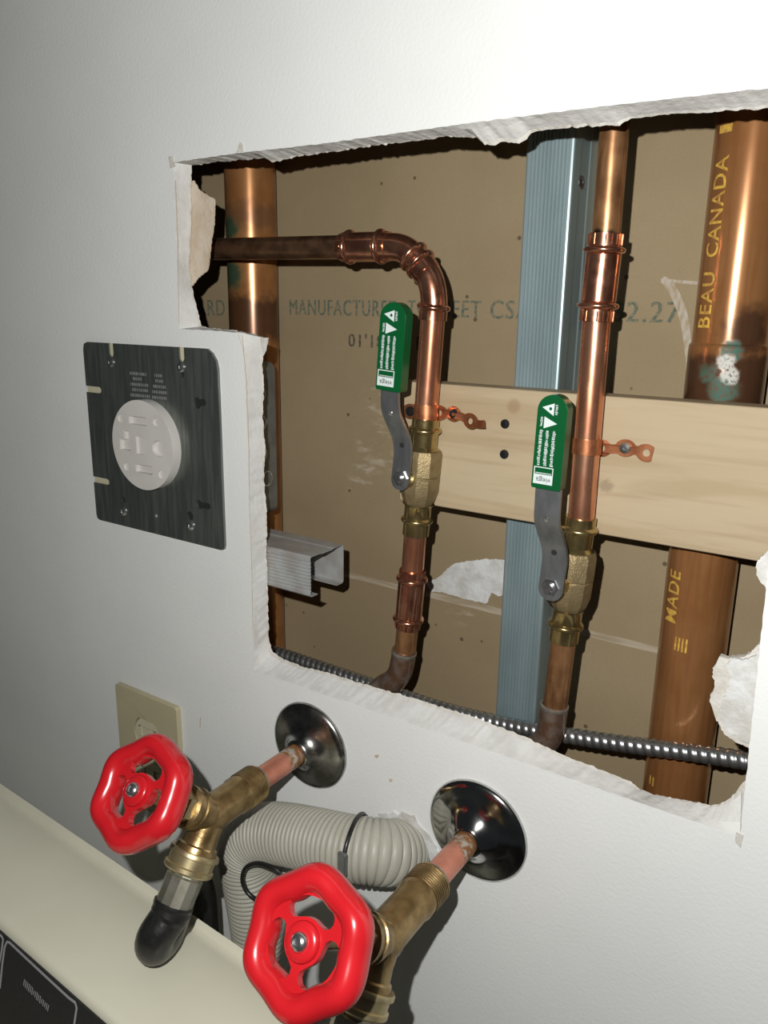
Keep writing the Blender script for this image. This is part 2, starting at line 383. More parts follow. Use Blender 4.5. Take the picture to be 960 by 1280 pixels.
# paper flap inside the upper left corner, and the broken lump at the lower right
flap = [(233, 228), (243, 226), (249, 237), (258, 243), (269, 249), (268, 280), (264, 305), (262, 325), (260, 338), (248, 348), (241, 357), (233, 357)]
o = MB().prism(ragpoly(flap, 13.6, 1.2, .7), [], xz(14.0), 0, .9).build('torn_paper', 'torn_tan', wall, flat=True); tag(o, 'tan torn backing paper flap')
lump = [(966, 765), (952, 801), (939, 816), (926, 820), (912, 822), (900, 819), (893, 832), (891, 842), (894, 854), (888, 872), (893, 890), (896, 899), (907, 917), (920, 926), (938, 934), (966, 900)]
o = MB().prism(ragpoly(lump, 10, 1.2, .9), [], xz(12.6), 0, 4.0).build('torn_plaster', 'lip_paper', wall, flat=True)
lump3 = [(972, 672), (960, 688), (952, 696), (945, 704), (946, 718), (951, 727), (957, 733), (960, 742), (972, 748)]
MB().prism(ragpoly(lump3, 8, 1.2, .7), [], xz(11), 0, 4.0).build('torn_plaster', 'torn_white', wall, flat=True)
lump2 = [(968, 770), (956, 802), (944, 820), (928, 826), (917, 822), (907, 832), (914, 846), (906, 870), (897, 890), (899, 898), (909, 914), (922, 924), (940, 931), (968, 895)]
o = MB().prism(ragpoly(lump2, 6, 1.2, .8), [], xz(8.6), 0, 2.4).build('torn_plaster', 'torn_white', wall, flat=True)
# loose paper tabs of the cut
for pts, y, m in (([(296, 190), (300, 178), (303, 178), (305, 190)], -.2, 'lip_paper'), ([(211, 196), (216, 195), (219, 208), (213, 211)], -.2, 'lip_paper'), ([(326, 422), (336, 422), (333, 438), (329, 446)], 2, 'lip_paper'), ([(920, 1040), (930, 1044), (926, 1060), (919, 1052)], -.2, 'lip_paper')):
    MB().prism(ragpoly(pts, y, 1.0, .4), [], xz(y), 0, .5).build('torn_paper', m, wall, flat=True)
# hairline score cracks beside the opening
for pts in ([(219, 225), (222, 300), (223, 370), (224, 405)], [(303, 419), (308, 480), (311, 560), (312, 640), (315, 720), (316, 800)], [(296, 414), (303, 432), (306, 452)]):
    w = resample([P(a, b, -.05) for a, b in pts], step=1.5); w = [v + Vector((mnoise.noise(v * .5) * .5, 0, 0)) for v in w]
    MB().tube(w, .22, 5).build('crack', 'torn_tan', wall)
for pts in ([(468, 944), (473, 943), (474, 946), (470, 948)], [(486, 974), (490, 973), (491, 977), (487, 978)], [(250, 897), (251.2, 897), (250.6, 910), (249.6, 909)]):
    MB().prism(ragpoly(pts, 0, .4, .2), [], xz(0), -.1, .12).build('paint_chip', 'torn_tan', wall, flat=True)
# crumbled plaster round the drain hose
ring_o = ragged(HOSE0 + Vector((2, 0, 1)), 30, 5, 54); ring_i = ragged(HOSE0, 23.6, 1.0, 40)
MB().prism(ring_o, [ring_i], xz(0), -.3, .9).build('torn_plaster', 'torn_white', wall, flat=True)

wbm = MB().box((XL, YB, ZB), (XR, YB + 12.7, ZT)); wback = wbm.build('wall_back', 'kraft', flat=True)
tag(wback, 'brown paper back of the far drywall sheet seen through the opening', kind='structure')
zs = (P(450, 718, YB).z + P(800, 812, YB).z) / 2
st = [(XL + 700, zs - 2.6)] + [(x, zs - 2.6 + .5 * mnoise.noise(Vector((x * .05, 0, 0)))) for x in range(-780, 260, 12)]
sb = [(x, zs + 2.6 + .5 * mnoise.noise(Vector((x * .05, 9, 0)))) for x in range(248, -792, -12)]
MB().prism(st + sb, [], xz(YB), -.2, .5).build('sheet_edge', 'seam', wback, flat=True)
q = lambda a, b: (440 + a / 4.364, 660 + b / 4.364)
patch = [q(*c) for c in ((405, 300), (430, 285), (470, 270), (530, 215), (560, 195), (640, 178), (740, 168), (860, 176), (860, 350), (800, 372), (765, 350), (735, 412), (680, 400), (600, 380), (500, 352), (430, 345))]
o = MB().prism(ragpoly(patch, YB, 1.6, .9), [], xz(YB), -.2, .6).build('torn_paper', 'torn_white', wback, flat=True); tag(o, 'pale patch where the brown paper is torn off')
sc = [P(a, b, YB) for a, b in ((828, 349), (834, 353), (843, 366), (850, 382), (856, 402), (859, 425), (861, 450), (860, 475), (858, 500))]; sc = catmull(sc, 4)
m = MB(); n = len(sc); wds = [1.2 + 1.6 * math.sin(math.pi * min(1, i / n + .15)) for i in range(n)]
nrm = [Vector((0, 1, 0)).cross((sc[min(i + 1, n - 1)] - sc[max(i - 1, 0)]).normalized()) for i in range(n)]
m.add([v - q_ * w + Vector((0, -.35, 0)) for v, w, q_ in zip(sc, wds, nrm)] + [v + q_ * w + Vector((0, -.35, 0)) for v, w, q_ in zip(sc, wds, nrm)], [(i, i + 1, n + i + 1, n + i) for i in range(n - 1)])
m.build('scuff', 'scuff', wback, flat=True)
m = MB(); a = [P(826, 350, YB), P(848, 352, YB), P(872, 354, YB)]
m.add([v + Vector((0, -.25, -1.0)) for v in a] + [v + Vector((0, -.25, 1.0)) for v in a], [(0, 1, 4, 3), (1, 2, 5, 4)]); m.build('scuff', 'scuff', wback, flat=True)
# stencilled printing on the sheet: each word stretched to where it stands
def word(txt, x0, x1, yb, yt, m, bt=None):
    a = P(x0, yb, YB); b = P(x1, yb, YB); h = P(x0, yt, YB).z - a.z
    mb, wd = text_mb(txt, lambda u, v, d: Vector((u, 0, v)), h, 1.15)
    k = (b.x - a.x) / wd
    for v in mb.v: v.x = a.x + v.x * k; v.z = a.z + v.z; v.y = YB - .2
    mb.add([v + Vector((.75, -.12, 0)) for v in mb.v], list(mb.f))       # thick stencil strokes
    mb.build('printed_text', m, wback, flat=True)
word('ARD', 247, 281, 394, 374, 'ink_green')
word('MANUFACTURED', 361, 497, 393, 374, 'ink_green')
word('TO', 509, 534, 394, 375, 'ink_green')
word('MEET', 546, 600, 396, 375, 'ink_green')
word('CSA', 611, 662, 398, 375, 'ink_green')
word('A82.27', 738, 848, 401, 376, 'ink_green')
word('M', 876, 898, 402, 377, 'ink_green')
word("01'18", 435, 479, 433, 417, 'ink_black')
word('M', 519, 532, 438, 420, 'ink_black')

fl_ = MB().box((XL, -1800, ZB - 60), (XR, YB + 12.7, ZB)).build('floor', 'floor', flat=True); tag(fl_, 'grey brown laundry room floor', kind='structure')

# ================================================================== inside the wall cavity
# --- two large vertical copper pipes
def big_pipe(top, bot, m, label):
    x = (P(*top, 100).x + P(*bot, 100).x) / 2
    t = thing('drain_pipe', (x, 100.8, ZB), label, 'pipe', 'large copper drain pipes')
    MB().tube([(x, 100.8, ZB), (x, 100.8, ZT)], 20.6, 48).build('pipe', m, t)
    return t, x
LP, lx = big_pipe((312, 225), (316, 395), 'copper_left', 'large tarnished copper pipe at the left end of the opening')
RP, rx = big_pipe((939, 160), (858, 900), 'copper_right', 'large orange copper pipe with yellow lettering at the right end of the opening')
def on_pipe(x, z0, a0):           # u runs up the pipe, v round it
    return lambda u, v, d: Vector((x + (20.6 + d) * math.sin((a0 - v) / 20.6), 100.8 - (20.6 + d) * math.cos((a0 - v) / 20.6), z0 + u))
def pipe_word(txt, p0, p1, m='ink_yellow', h=8.5, a0=-10):
    z0 = P(*p0, 83).z; z1 = P(*p1, 83).z
    mb, wd = text_mb(txt, lambda u, v, d: Vector((u, v, d)), h, 1.1, depth=.5, bold=.014)
    f = on_pipe(rx, z0, a0); k = (z1 - z0) / wd
    mb.v = [f(v.x * k, v.y, .5) for v in mb.v]; mb.build('printed_text', m, RP, flat=True)
A0 = (P(903, 300, 83).x - rx)
pipe_word('BEAU', (905, 412), (912, 340), a0=-8)
pipe_word('CANADA', (906, 322), (930, 192), a0=-8)
pipe_word('I', (930, 168), (936, 152), a0=-8)
pipe_word('MADE', (853, 782), (858, 716), a0=-8)
for k in range(4):
    f = on_pipe(rx, P(850, 812, 83).z, -7); MB().prism([(0 + k * 0, 2.2 * k - 8), (9, 2.2 * k - 8), (9, 2.2 * k - 6.9), (0, 2.2 * k - 6.9)], [], f, .2, .6).build('printed_mark', 'ink_yellow', RP, flat=True)
pipe_word('=', (830, 988), (831, 976), a0=-8)
# soldered coupling on the right pipe
zj = P(905, 432, 83).z
MB().lathe((rx, 100.8, zj), (0, 0, -1), [(-.8, 20.7), (0, 21.6), (1.5, 22.0), (34, 22.0), (35, 21.6), (36, 20.7)], 48, caps=False).build('coupling', 'copper_right', RP)

# --- steel stud
sx0 = (P(660, 172, 81).x + P(618, 880, 81).x) / 2; sx1 = (P(719, 172, 81).x + P(672, 850, 81).x) / 2
def stud_profile(w, nrib, dep):
    pts = [(0, 9.5), (0, 1.6), (.5, .5), (1.6, 0)]
    a, b = w * .12, w * .9
    for k in range(nrib):
        c = a + (b - a) * (k + .5) / nrib; h = (b - a) / nrib * .28
        pts += [(c - h * 1.5, 0), (c - h * .6, 1.0), (c + h * .6, 1.0), (c + h * 1.5, 0)]
    pts += [(w - 1.6, 0), (w - .5, .5), (w, 1.6), (w, dep * .3), (w - .7, dep * .33), (w - .7, dep * .67), (w, dep * .7), (w, dep - 1), (w - 1, dep), (1, dep)]
    return pts
def sheet(profile, fn, l0, l1, t=.55):
    """thin folded sheet: open profile, extruded from l0 to l1"""
    n = len(profile); pv = [Vector((a, b, 0)) for a, b in profile]; off = []
    for i in range(n):
        d = (pv[min(i + 1, n - 1)] - pv[max(i - 1, 0)]).normalized(); off.append(pv[i] + Vector((-d.y, d.x, 0)) * t)
    loop = [(v.x, v.y) for v in pv] + [(v.x, v.y) for v in reversed(off)]
    m = MB(); k = len(loop)
    m.add([fn(a, b, l0) for a, b in loop] + [fn(a, b, l1) for a, b in loop], [(i, (i + 1) % k, k + (i + 1) % k, k + i) for i in range(k)])
    for s in (0, k):
        m.add([fn(a, b, l0 if s == 0 else l1) for a, b in loop], [(i, i + 1, k - 2 - i, k - 1 - i) for i in range(n - 1)])
    return m
st = thing('steel_stud', ((sx0 + sx1) / 2, 101, ZB), 'tall ribbed galvanized steel stud behind the wooden board', 'stud')
sheet(stud_profile(sx1 - sx0, 10, YB - 81.2), lambda a, b, l: Vector((sx0 + a, 81.0 + b, l)), ZB, ZT).build('stud_profile', 'galv', st, angle=20)
zc = PX(726, 228, sx1)
MB().lathe((sx1 + .1, zc.y, zc.z), (1, 0, 0), [(0, 4.2), (.5, 3.9), (.5, 2.6), (0, 2.3)], 20, caps=False).build('punched_ring', 'steel_bright', st)
MB().lathe((sx1 + .1, zc.y, zc.z), (1, 0, 0), [(0, 2.2), (.2, 2.2)], 16).build('punched_hole_shade', 'hole_shade', st)  # black disc on the unpierced web, painting the shade of a hole

# --- short steel channel stub fixed beside the outlet box
cz = P(388, 697, 14).z; cxr = P(388, 697, 14).x; czb = P(392, 747, 14).z
cyb = max(45, min(62, PX(429, 674, cxr).y))
prof = [(14 + 8, czb), (14 + 1, czb), (14, czb + 1)]
nr = 9
for k in range(nr):
    c = czb + 3 + (cz - czb - 6) * (k + .5) / nr; h = (cz - czb - 6) / nr * .3
    prof += [(14, c - h * 1.4), (14.6, c - h * .5), (14.6, c + h * .5), (14, c + h * 1.4)]
prof += [(14, cz - 1), (15, cz), (14 + (cyb - 14) * .3, cz), (14 + (cyb - 14) * .33, cz - .6), (14 + (cyb - 14) * .67, cz - .6), (14 + (cyb - 14) * .7, cz), (cyb - 1, cz), (cyb, cz - 1), (cyb, czb + 1), (cyb - 1, czb), (cyb - 8, czb)]
ch = sheet(prof, lambda a, b, l: Vector((l, a, b)), cxr - 150, cxr).build('steel_channel', 'galv_dusty', angle=20)
tag(ch, 'short horizontal offcut of galvanized steel channel below the outlet box', 'channel')

# --- wooden board
bt = (P(560, 485, 61).z + P(940, 503, 61).z) / 2; bb = (P(550, 633, 61).z + P(930, 700, 61).z) / 2
BX0, BX1 = P(500, 560, 61).x, P(1010, 600, 61).x + 60
BY = 61.2
bd = thing('wooden_board', ((BX0 + BX1) / 2, 70, bb), 'pale pine board running horizontally across the opening', 'board')
MB().box((BX0, BY, bb), (BX1, 80.2, bt)).build('plank', 'wood', bd, bevel=.9)
for px, py in ((631, 530), (630, 568)):
    c = P(px, py, BY - .5)
    s_ = MB().lathe((c.x, BY + .5, c.z), (0, -1, 0), [(0, 3.1), (1.0, 3.1), (1.7, 2.7), (1.9, 1.2), (1.2, .9)], 18).build('screw', 'screw_black', bd)
    tag(s_, 'black drywall screw head')

# --- armoured cable
AY_ = 67.5
cpts = catmull([P(300, 806, AY_), P(345, 816, AY_), P(400, 834, AY_), P(470, 858, AY_), P(540, 882, AY_), P(600, 898, AY_), P(660, 911, AY_), P(760, 927, AY_), P(860, 940, AY_), P(935, 951, AY_), P(1030, 968, AY_)], 10)
cp = resample(cpts, step=.7)
dsp = .7
o = MB().tube(cp, 4.9, 20, rfn=lambda i, a: 1 + .17 * abs(math.cos(.5 * (2 * math.pi * i * dsp / 5.6 - a)))).build('armoured_cable', 'armour', angle=60)
tag(o, 'spiral metal armoured cable lying along the bottom of the opening', 'cable')

# --- press fittings and water lines
def bead(h, r, b, w=2.0): return [(h - w, r), (h - w * .6, b - .5), (h - w * .25, b), (h + w * .25, b), (h + w * .6, b - .5), (h + w, r)]
def coupling(a, b, rl=9.2, rb=11.3, rm=9.6, lip=6.0, seg=36):
    L = (b - a).length
    pr = [(0, 8.0), (0, rl), (lip, rl)] + bead(lip + 2.2, rl, rb) + [(lip + 4.6, rm), (L - lip - 4.6, rm)] + bead(L - lip - 2.2, rl, rb) + [(L - lip, rl), (L, rl), (L, 8.0)]
    m = MB().lathe(a, b - a, pr, seg, caps=False)
    # crimp flutes on both lips
    ax = (b - a).normalized(); u = Vector((0, 1, 0)); u = (u - ax * u.dot(ax)).normalized(); w = ax.cross(u)
    for h0, h1 in ((.4, lip - .6), (L - lip + .6, L - .4)):
        for k in range(18):
            an = 2 * math.pi * k / 18; dv = u * math.cos(an) + w * math.sin(an)
            m.tube([a + ax * h0 + dv * rl, a + ax * h1 + dv * rl], .45, 5)
    return m
YP = 51.5
QL = lambda px, py: P(px, py, YP)
# left line, upper piece
top_l = thing('copper_water_pipe', QL(531, 520), 'copper pipe bending from the left wall edge down into the first green-handled valve', 'pipe', 'half inch copper water lines')
a, b = QL(232, 312), QL(431, 309)
MB().tube([a, b], 7.95, 28).build('pipe', 'copper_dark', top_l)
c0, c1 = QL(428, 309), QL(487, 308)
coupling(c0, c1, lip=4.4).build('coupling', 'copper_fit', top_l)
el = catmull([QL(483, 308), QL(497, 309), QL(508, 313), QL(518, 322), QL(527, 331), QL(536, 345), QL(541, 362), QL(542.5, 380), QL(541, 396)], 6)
m = MB().tube(el, 8.7, 28)
for (p_, q_) in (((514, 318), (520, 324)), ((522, 326), (529, 334)), ((542.6, 380), (541.5, 388))):
    A_, B_ = QL(*p_), QL(*q_); m.lathe(A_, B_ - A_, bead((B_ - A_).length / 2, 8.7, 11.0, 2.1), 32, caps=False)
for (p_, q_) in (((528, 333), (534, 342)), ((541.6, 388), (540.6, 400))):
    A_, B_ = QL(*p_), QL(*q_); m.lathe(A_, B_ - A_, [(0, 8.0), (0, 9.3), ((B_ - A_).length, 9.3), ((B_ - A_).length, 8.0)], 32, caps=False)
m.build('elbow', 'copper_fit', top_l)
MB().tube([QL(541.5, 392), QL(531.5, 528)], 7.95, 28).build('pipe', 'copper', top_l)

def spine(p0, p1):   # point at pixel row along a straight line between two axis pixels
    A_, B_ = QL(*p0), QL(*p1); return A_, (B_ - A_).normalized(), (B_ - A_).length

def ball_valve(pt, pb, pivot_px, lever_px, grip_px, yp, yg, label, lever_w=13.5):
    A_, d, L = spine(pt, pb)
    t = thing('ball_valve', QL(*pb), label, 'valve', 'green-handled ball valves')
    k = L / 75.0
    hs = lambda v: v * k
    pr = [(0, 8.0), (0, 9.3), (hs(4), 9.3)] + bead(hs(7), 9.3, 11.2, 2.2) + [(hs(10), 9.2), (hs(17), 9.2), (hs(19), 11.0)]
    m = MB().lathe(A_, d, pr, 36, caps=False); m.build('press_end', 'brass', t)
    pr = [(hs(54), 11.0), (hs(56), 9.4), (hs(62), 9.4)] + bead(hs(65), 9.4, 11.2, 2.2) + [(hs(68), 9.3), (hs(75), 9.3), (hs(75), 8.0)]
    m = MB().lathe(A_, d, pr, 36, caps=False); m.build('press_end', 'brass', t)
    m = MB().lathe(A_, d, [(hs(18.5), 9.0), (hs(19.5), 12.2), (hs(22), 13.4), (hs(35), 13.4), (hs(35.8), 12.7), (hs(36.6), 13.4), (hs(46), 13.2), (hs(51), 11.6), (hs(55), 9.6)], 10, rot=.3)
    m.build('body', 'brass_cast', t, angle=30)
    pc = P(*pivot_px, yp); ctr = A_ + d * hs(41)
    root = Vector((pc.x * .6 + ctr.x * .4, YP - 8, pc.z * .6 + ctr.z * .4))
    ax = (pc - root).normalized()
    m = MB().lathe(root, ax, [(0, 6.4), ((pc - root).length - 5, 6.4), ((pc - root).length - 4, 4.8), ((pc - root).length - .5, 4.8)], 24); m.build('stem', 'brass', t)
    # lever: bent flat strip, rounded at the pivot
    pts = [P(*p[:2], p[2]) for p in lever_px]; path = resample(catmull(pts, 6), step=1.6); n = len(path); hw = lever_w / 2; vs = []
    for i, p in enumerate(path):
        tg = (path[min(i + 1, n - 1)] - path[max(i - 1, 0)]).normalized(); s_ = Vector((1, 0, 0)); s_ = (s_ - tg * s_.dot(tg)).normalized(); nn = tg.cross(s_).normalized()
        if nn.y > 0: nn = -nn
        e = min(1, (i + .25) * 1.6 / hw); w_ = hw * math.sqrt(max(.02, 1 - (1 - e) ** 2))
        vs += [p - s_ * w_ - nn * 1.2, p + s_ * w_ - nn * 1.2, p + s_ * w_ + nn * 1.2, p - s_ * w_ + nn * 1.2]
    fs = [(0, 1, 2, 3), (4 * n - 4, 4 * n - 1, 4 * n - 2, 4 * n - 3)]
    for i in range(n - 1):
        for j in range(4): fs.append((i * 4 + j, i * 4 + (j + 1) % 4, i * 4 + 4 + (j + 1) % 4, i * 4 + 4 + j))
    lv = MB().add(vs, fs).build('lever', 'steel', t, angle=40)
    def at_path(f): 
        i = int(f * (n - 1)); tg = (path[min(i + 1, n - 1)] - path[max(i - 1, 0)]).normalized(); nn = tg.cross(Vector((1, 0, 0))).normalized()
        return path[i], (nn if nn.y < 0 else -nn)
    c, nn = at_path(.34); MB().lathe(c + nn * 1.25, nn, [(0, 1.8), (.12, 1.7)], 16).build('lever_hole_shade', 'hole_shade', lv)  # flat black disc in place of a hole, its shade painted
    c, nn = at_path(.60); MB().lathe(c + nn * 1.2, nn, [(0, 1.7), (.3, 1.4), (.35, .6)], 16).build('dimple', 'steel_bright', lv)
    # nut on the stem
    MB().lathe(pc, Vector((0, -1, 0)), [(-2, 5.6), (2.6, 5.6), (3.4, 4.8)], 6).build('nut', 'steel_bright', t, angle=20)
    MB().lathe(pc, Vector((0, -1, 0)), [(2, 3.0), (5.4, 3.0), (6.0, 2.4)], 18).build('stem_end', 'steel_bright', t)
    # grip
    (gx0, gx1, gyt, gyb, gxt) = grip_px
    B0 = P((gx0 + gx1) / 2, gyb, yg); T0 = P(gxt, gyt, yg); up = (T0 - B0); GL = up.length; up.normalize()
    gw = (P(gx1, gyb, yg) - P(gx0, gyb, yg)).length; sd = Vector((1, 0, 0)); sd = (sd - up * sd.dot(up)).normalized(); nn = up.cross(sd); nn = nn if nn.y < 0 else -nn
    fr = lambda u, v, dd: B0 + sd * u + up * v + nn * dd
    hw = gw / 2; out = [(-hw, 0), (hw, 0)]; 
    out = [(-hw * .94, 0), (hw * .94, 0), (hw, 1.2)] + [(hw * math.cos(math.pi * k / 22), GL - hw + hw * math.sin(math.pi * k / 22)) for k in range(23)] + [(-hw, 1.2)]
    g = MB().prism(out, [], fr, -4.2, 4.2).build('grip', 'green_grip', t, bevel=1.7, bseg=4, angle=60); tag(g, 'dark green dipped handle grip with white print')
    q = lambda u, v: (u * gw - hw, v * GL)            # fractions of the grip face
    D0, D1 = 4.1, 4.38
    def pr_(poly, mm='ink_white', d1=D1, holes=()): return MB().prism([q(*c) for c in poly], [[q(*c) for c in h] for h in holes], fr, D0, d1).build('printed_mark', mm, g, flat=True)
    pr_([(.16, .865), (.56, .915), (.56, .785)], holes=[[(.44 + .05 * math.cos(a_), .856 + .018 * math.sin(a_)) for a_ in [j * math.pi / 5 for j in range(10)]]])
    pr_([(.26, .77), (.70, .705), (.26, .645)])
    rnd = random.Random(3)
    def scrib(u0, u1, v0, v1, nb):   # tiny unreadable print
        m = MB()
        for j in range(nb):
            va = v0 + (v1 - v0) * j / nb; vb = va + (v1 - v0) / nb * rnd.uniform(.4, .72); s0 = rnd.uniform(0, .25) * (u1 - u0); s1 = rnd.uniform(0, .25) * (u1 - u0)
            m.prism([q(u0 + s0, va), q(u1 - s1, va), q(u1 - s1, vb), q(u0 + s0, vb)], [], fr, D0, D1)
            if rnd.random() < .6: m.prism([q((u0 + u1) / 2 - .012, va), q((u0 + u1) / 2 + .012, va), q((u0 + u1) / 2 + .012, va + (v1 - v0) / nb), q((u0 + u1) / 2 - .012, va + (v1 - v0) / nb)], [], fr, D0, D1)
        m.build('printed_text', 'ink_white', g, flat=True, kind='stuff')
    scrib(.60, .69, .80, .905, 6); scrib(.13, .22, .665, .765, 6)
    scrib(.12, .25, .25, .63, 20); scrib(.34, .47, .25, .63, 20); scrib(.56, .69, .25, .63, 20)
    pr_([(.06, .05), (.72, .05), (.72, .145), (.06, .145)])
    for a_ in ([(.06, .145), (.09, .145), (.09, .235), (.06, .235)], [(.69, .145), (.72, .145), (.72, .235), (.69, .235)], [(.09, .145), (.69, .145), (.69, .155), (.09, .155)], [(.09, .225), (.69, .225), (.69, .235), (.09, .235)], [(.12, .165), (.66, .165), (.66, .172), (.12, .172)]): pr_(a_)
    mb, wd = text_mb('viega', lambda u, v, dd: Vector((u, v, 0)), 1.0)
    h = .055 * GL; kx = .50 * gw / wd
    x1, y1 = q(.66, .118)
    mb.v = [fr(x1 - v.x * kx, y1 - v.y * h, 4.55) for v in mb.v]; mb.build('printed_text', 'ink_dark', g, flat=True)
    return t
ball_valve((532.5, 523), (519.5, 668), (502, 597),
    [(500, 612, 34), (501, 598, 34), (503, 578, 34), (504, 560, 34), (501, 545, 33), (494, 528, 28), (489, 514, 24.5), (488, 495, 24), (489, 470, 24), (490, 440, 24)],
    (473.5, 504.5, 378, 488, 497), 34, 24, 'left brass ball valve with green handle in front of the bare brown wall paper')
ball_valve((726.5, 646), (704, 800), (689, 733),
    [(688, 750, 29), (689, 735, 29), (692, 714, 29), (694, 697, 29), (692, 681, 28), (687, 664, 23), (684, 650, 19.5), (685, 628, 19), (687, 600, 19), (690, 570, 19)],
    (667, 703, 493, 610, 696), 29, 19, 'right brass ball valve with green handle overlapping the pine board', 15.5)
# left line, lower piece (ends in the stub that leaves the wall)
low_l = thing('copper_water_pipe', E1 + Vector((0, 0, -8)), 'copper pipe below the left valve, elbowing through the wall to the upper red tap', 'pipe', 'half inch copper water lines')
MB().tube([QL(519.5, 660), QL(515, 722)], 7.95, 28).build('pipe', 'copper', low_l)
coupling(QL(516, 712), QL(509.5, 784), lip=4.6).build('coupling', 'copper_fit', low_l)
MB().tube([QL(510, 778), QL(505.5, 822)], 7.95, 28).build('pipe', 'copper_brown', low_l)
def to_stub(pts, E, yend, t, ring_at, tapy):
    el = catmull(pts + [Vector((E.x + 4, 34, E.z + 4)), Vector((E.x, 22, E.z)), Vector((E.x, 6, E.z))], 7)
    m = MB().tube(el, 9.0, 28); m.build('elbow', 'copper_elbow', t)
    A_, B_ = ring_at; MB().lathe(A_, B_ - A_, [(0, 8.0), (.6, 9.4), (2.4, 9.4), (3, 9.0)], 28, caps=False).build('solder_joint', 'solder', t)
    MB().tube([(E.x, 8, E.z), (E.x, tapy - 4, E.z)], 7.95, 28).build('stub', 'copper_stub', t)
T1Y = PX(320, 972, E1.x).y; T2Y = PX(540, 1100, E2.x).y
print('tap inlet y', T1Y, T2Y, 'E', E1, E2)
T1Y = T2Y = (T1Y + T2Y) / 2
to_stub([QL(505.5, 812), QL(503, 828), QL(499, 842), QL(490, 853), QL(476, 861)], E1, 0, low_l, (QL(505.5, 813), QL(503.4, 826)), T1Y)
# right line
top_r = thing('copper_water_pipe', QL(728, 645), 'straight copper pipe with a press coupling dropping into the right green-handled valve', 'pipe', 'half inch copper water lines')
u_ = (QL(768, 160) - QL(757, 300)); MB().tube([QL(757, 300), QL(757, 300) + u_ * 6], 7.95, 28).build('pipe', 'copper_brown', top_r)
coupling(QL(757.5, 292), QL(745, 402), lip=6.6, rl=9.4, rb=11.8, rm=9.8).build('coupling', 'copper_fit', top_r)
MB().tube([QL(746.5, 392), QL(726, 652)], 7.95, 28).build('pipe', 'copper', top_r)
low_r = thing('copper_water_pipe', E2 + Vector((0, 0, -8)), 'tarnished copper pipe below the right valve, elbowing through the wall to the lower red tap', 'pipe', 'half inch copper water lines')
MB().tube([QL(705, 794), QL(692.5, 892)], 7.95, 28).build('pipe', 'copper_brown', low_r)
to_stub([QL(693, 882), QL(690.5, 900), QL(687, 916), QL(679, 930), QL(668, 940)], E2, 0, low_r, (QL(693.2, 880), QL(692, 890)), T2Y)

# --- copper straps
def strap(pipe_px, tab, screw_at, label, left_tab=None):
    c = QL(*pipe_px); t = thing('pipe_strap', (c.x, BY, c.z - 6), label, 'strap', 'copper pipe straps')
    m = MB(); n = 18; vs = []
    for k in range(n + 1):
        a = math.pi * (k / n) ; dx, dy = -math.cos(a), -math.sin(a)
        for r in (8.05, 8.9):
            for dz in (-4.6, 4.6): vs.append((c.x + dx * r, c.y + dy * r + (BY - c.y - 1) * (1 - math.sin(a)) * .0, c.z + dz))
    fs = []
    for k in range(n):
        o = 4 * k
        fs += [(o, o + 1, o + 5, o + 4), (o + 2, o + 6, o + 7, o + 3), (o, o + 4, o + 6, o + 2), (o + 1, o + 3, o + 7, o + 5)]
    fs += [(0, 2, 3, 1), (4 * n, 4 * n + 1, 4 * n + 3, 4 * n + 2)]
    m.add(vs, fs); m.build('band', 'copper_strap', t)
    # wavy perforated tab lying along the board
    for pts in [tab] + ([left_tab] if left_tab else []):
        w = [P(a, b, yy) for a, b, yy, _ in pts]; path = resample(catmull(w, 10), step=.8)
        cen = [(P(a, b, yy), hole) for a, b, yy, hole in pts]
        holes = [cc for cc, hole in cen if hole]
        up_, lo_ = [], []
        for i, p_ in enumerate(path):
            d = min((p_ - cc).length for cc in holes) if holes else 0
            hw = max(2.7, 5.2 * math.sqrt(max(0, 1 - (d / 6.2) ** 2))) if holes else 3
            tg = (path[min(i + 1, len(path) - 1)] - path[max(i - 1, 0)]).normalized(); nz = Vector((0, 1, 0)).cross(tg)
            nz = nz if nz.z > 0 else -nz
            up_.append(p_ + nz * hw); lo_.append(p_ - nz * hw)
        yfun = lambda x: min(path, key=lambda p_: abs(p_.x - x)).y
        outer_ = [(v.x, v.z) for v in lo_] + [(v.x, v.z) for v in reversed(up_)]
        hl = [circle(cc.x, cc.z, 2.3, 14) for cc in holes if not any((cc - P(a, b, yy)).length < 3 for a, b, yy in screw_at)]
        MB().prism(outer_, hl, lambda u, v, d: Vector((u, yfun(u) - d, v)), 0, .8).build('tab', 'copper_strap', t, angle=50)
    for a, b, yy in screw_at:
        s_ = P(a, b, yy); sc_ = MB().lathe((s_.x, yy + 1.5, s_.z), (0, -1, 0), [(0, 3.4), (2.6, 3.4), (3.4, 2.9), (3.6, 1.3), (2.6, 1.0)], 18).build('screw', 'screw_black' if left_tab else 'steel_bright', t)
strap((533.5, 514), [(541, 516, 58, 0), (549, 516, 58, 1), (560, 517, 59, 0), (568, 517.5, 59, 1), (578, 521, 57, 0), (588, 526, 55, 1), (598, 530, 54, 0), (606, 530, 52, 0)],
      [(568, 517.5, 58), (513, 514, 58)], 'bent orange copper strap holding the left water pipe to the board', [(522, 513, 59, 0), (513, 514, 59, 1), (505, 513, 59, 0)])
strap((734, 557), [(741, 559, 59.5, 0), (752, 560, 60, 1), (767, 561, 60, 0), (782, 560, 60, 1), (796, 563, 60, 0), (808, 566, 60, 1), (816, 568, 60, 0)],
      [(782, 560, 59.5)], 'flat perforated copper strap holding the right water pipe to the board')

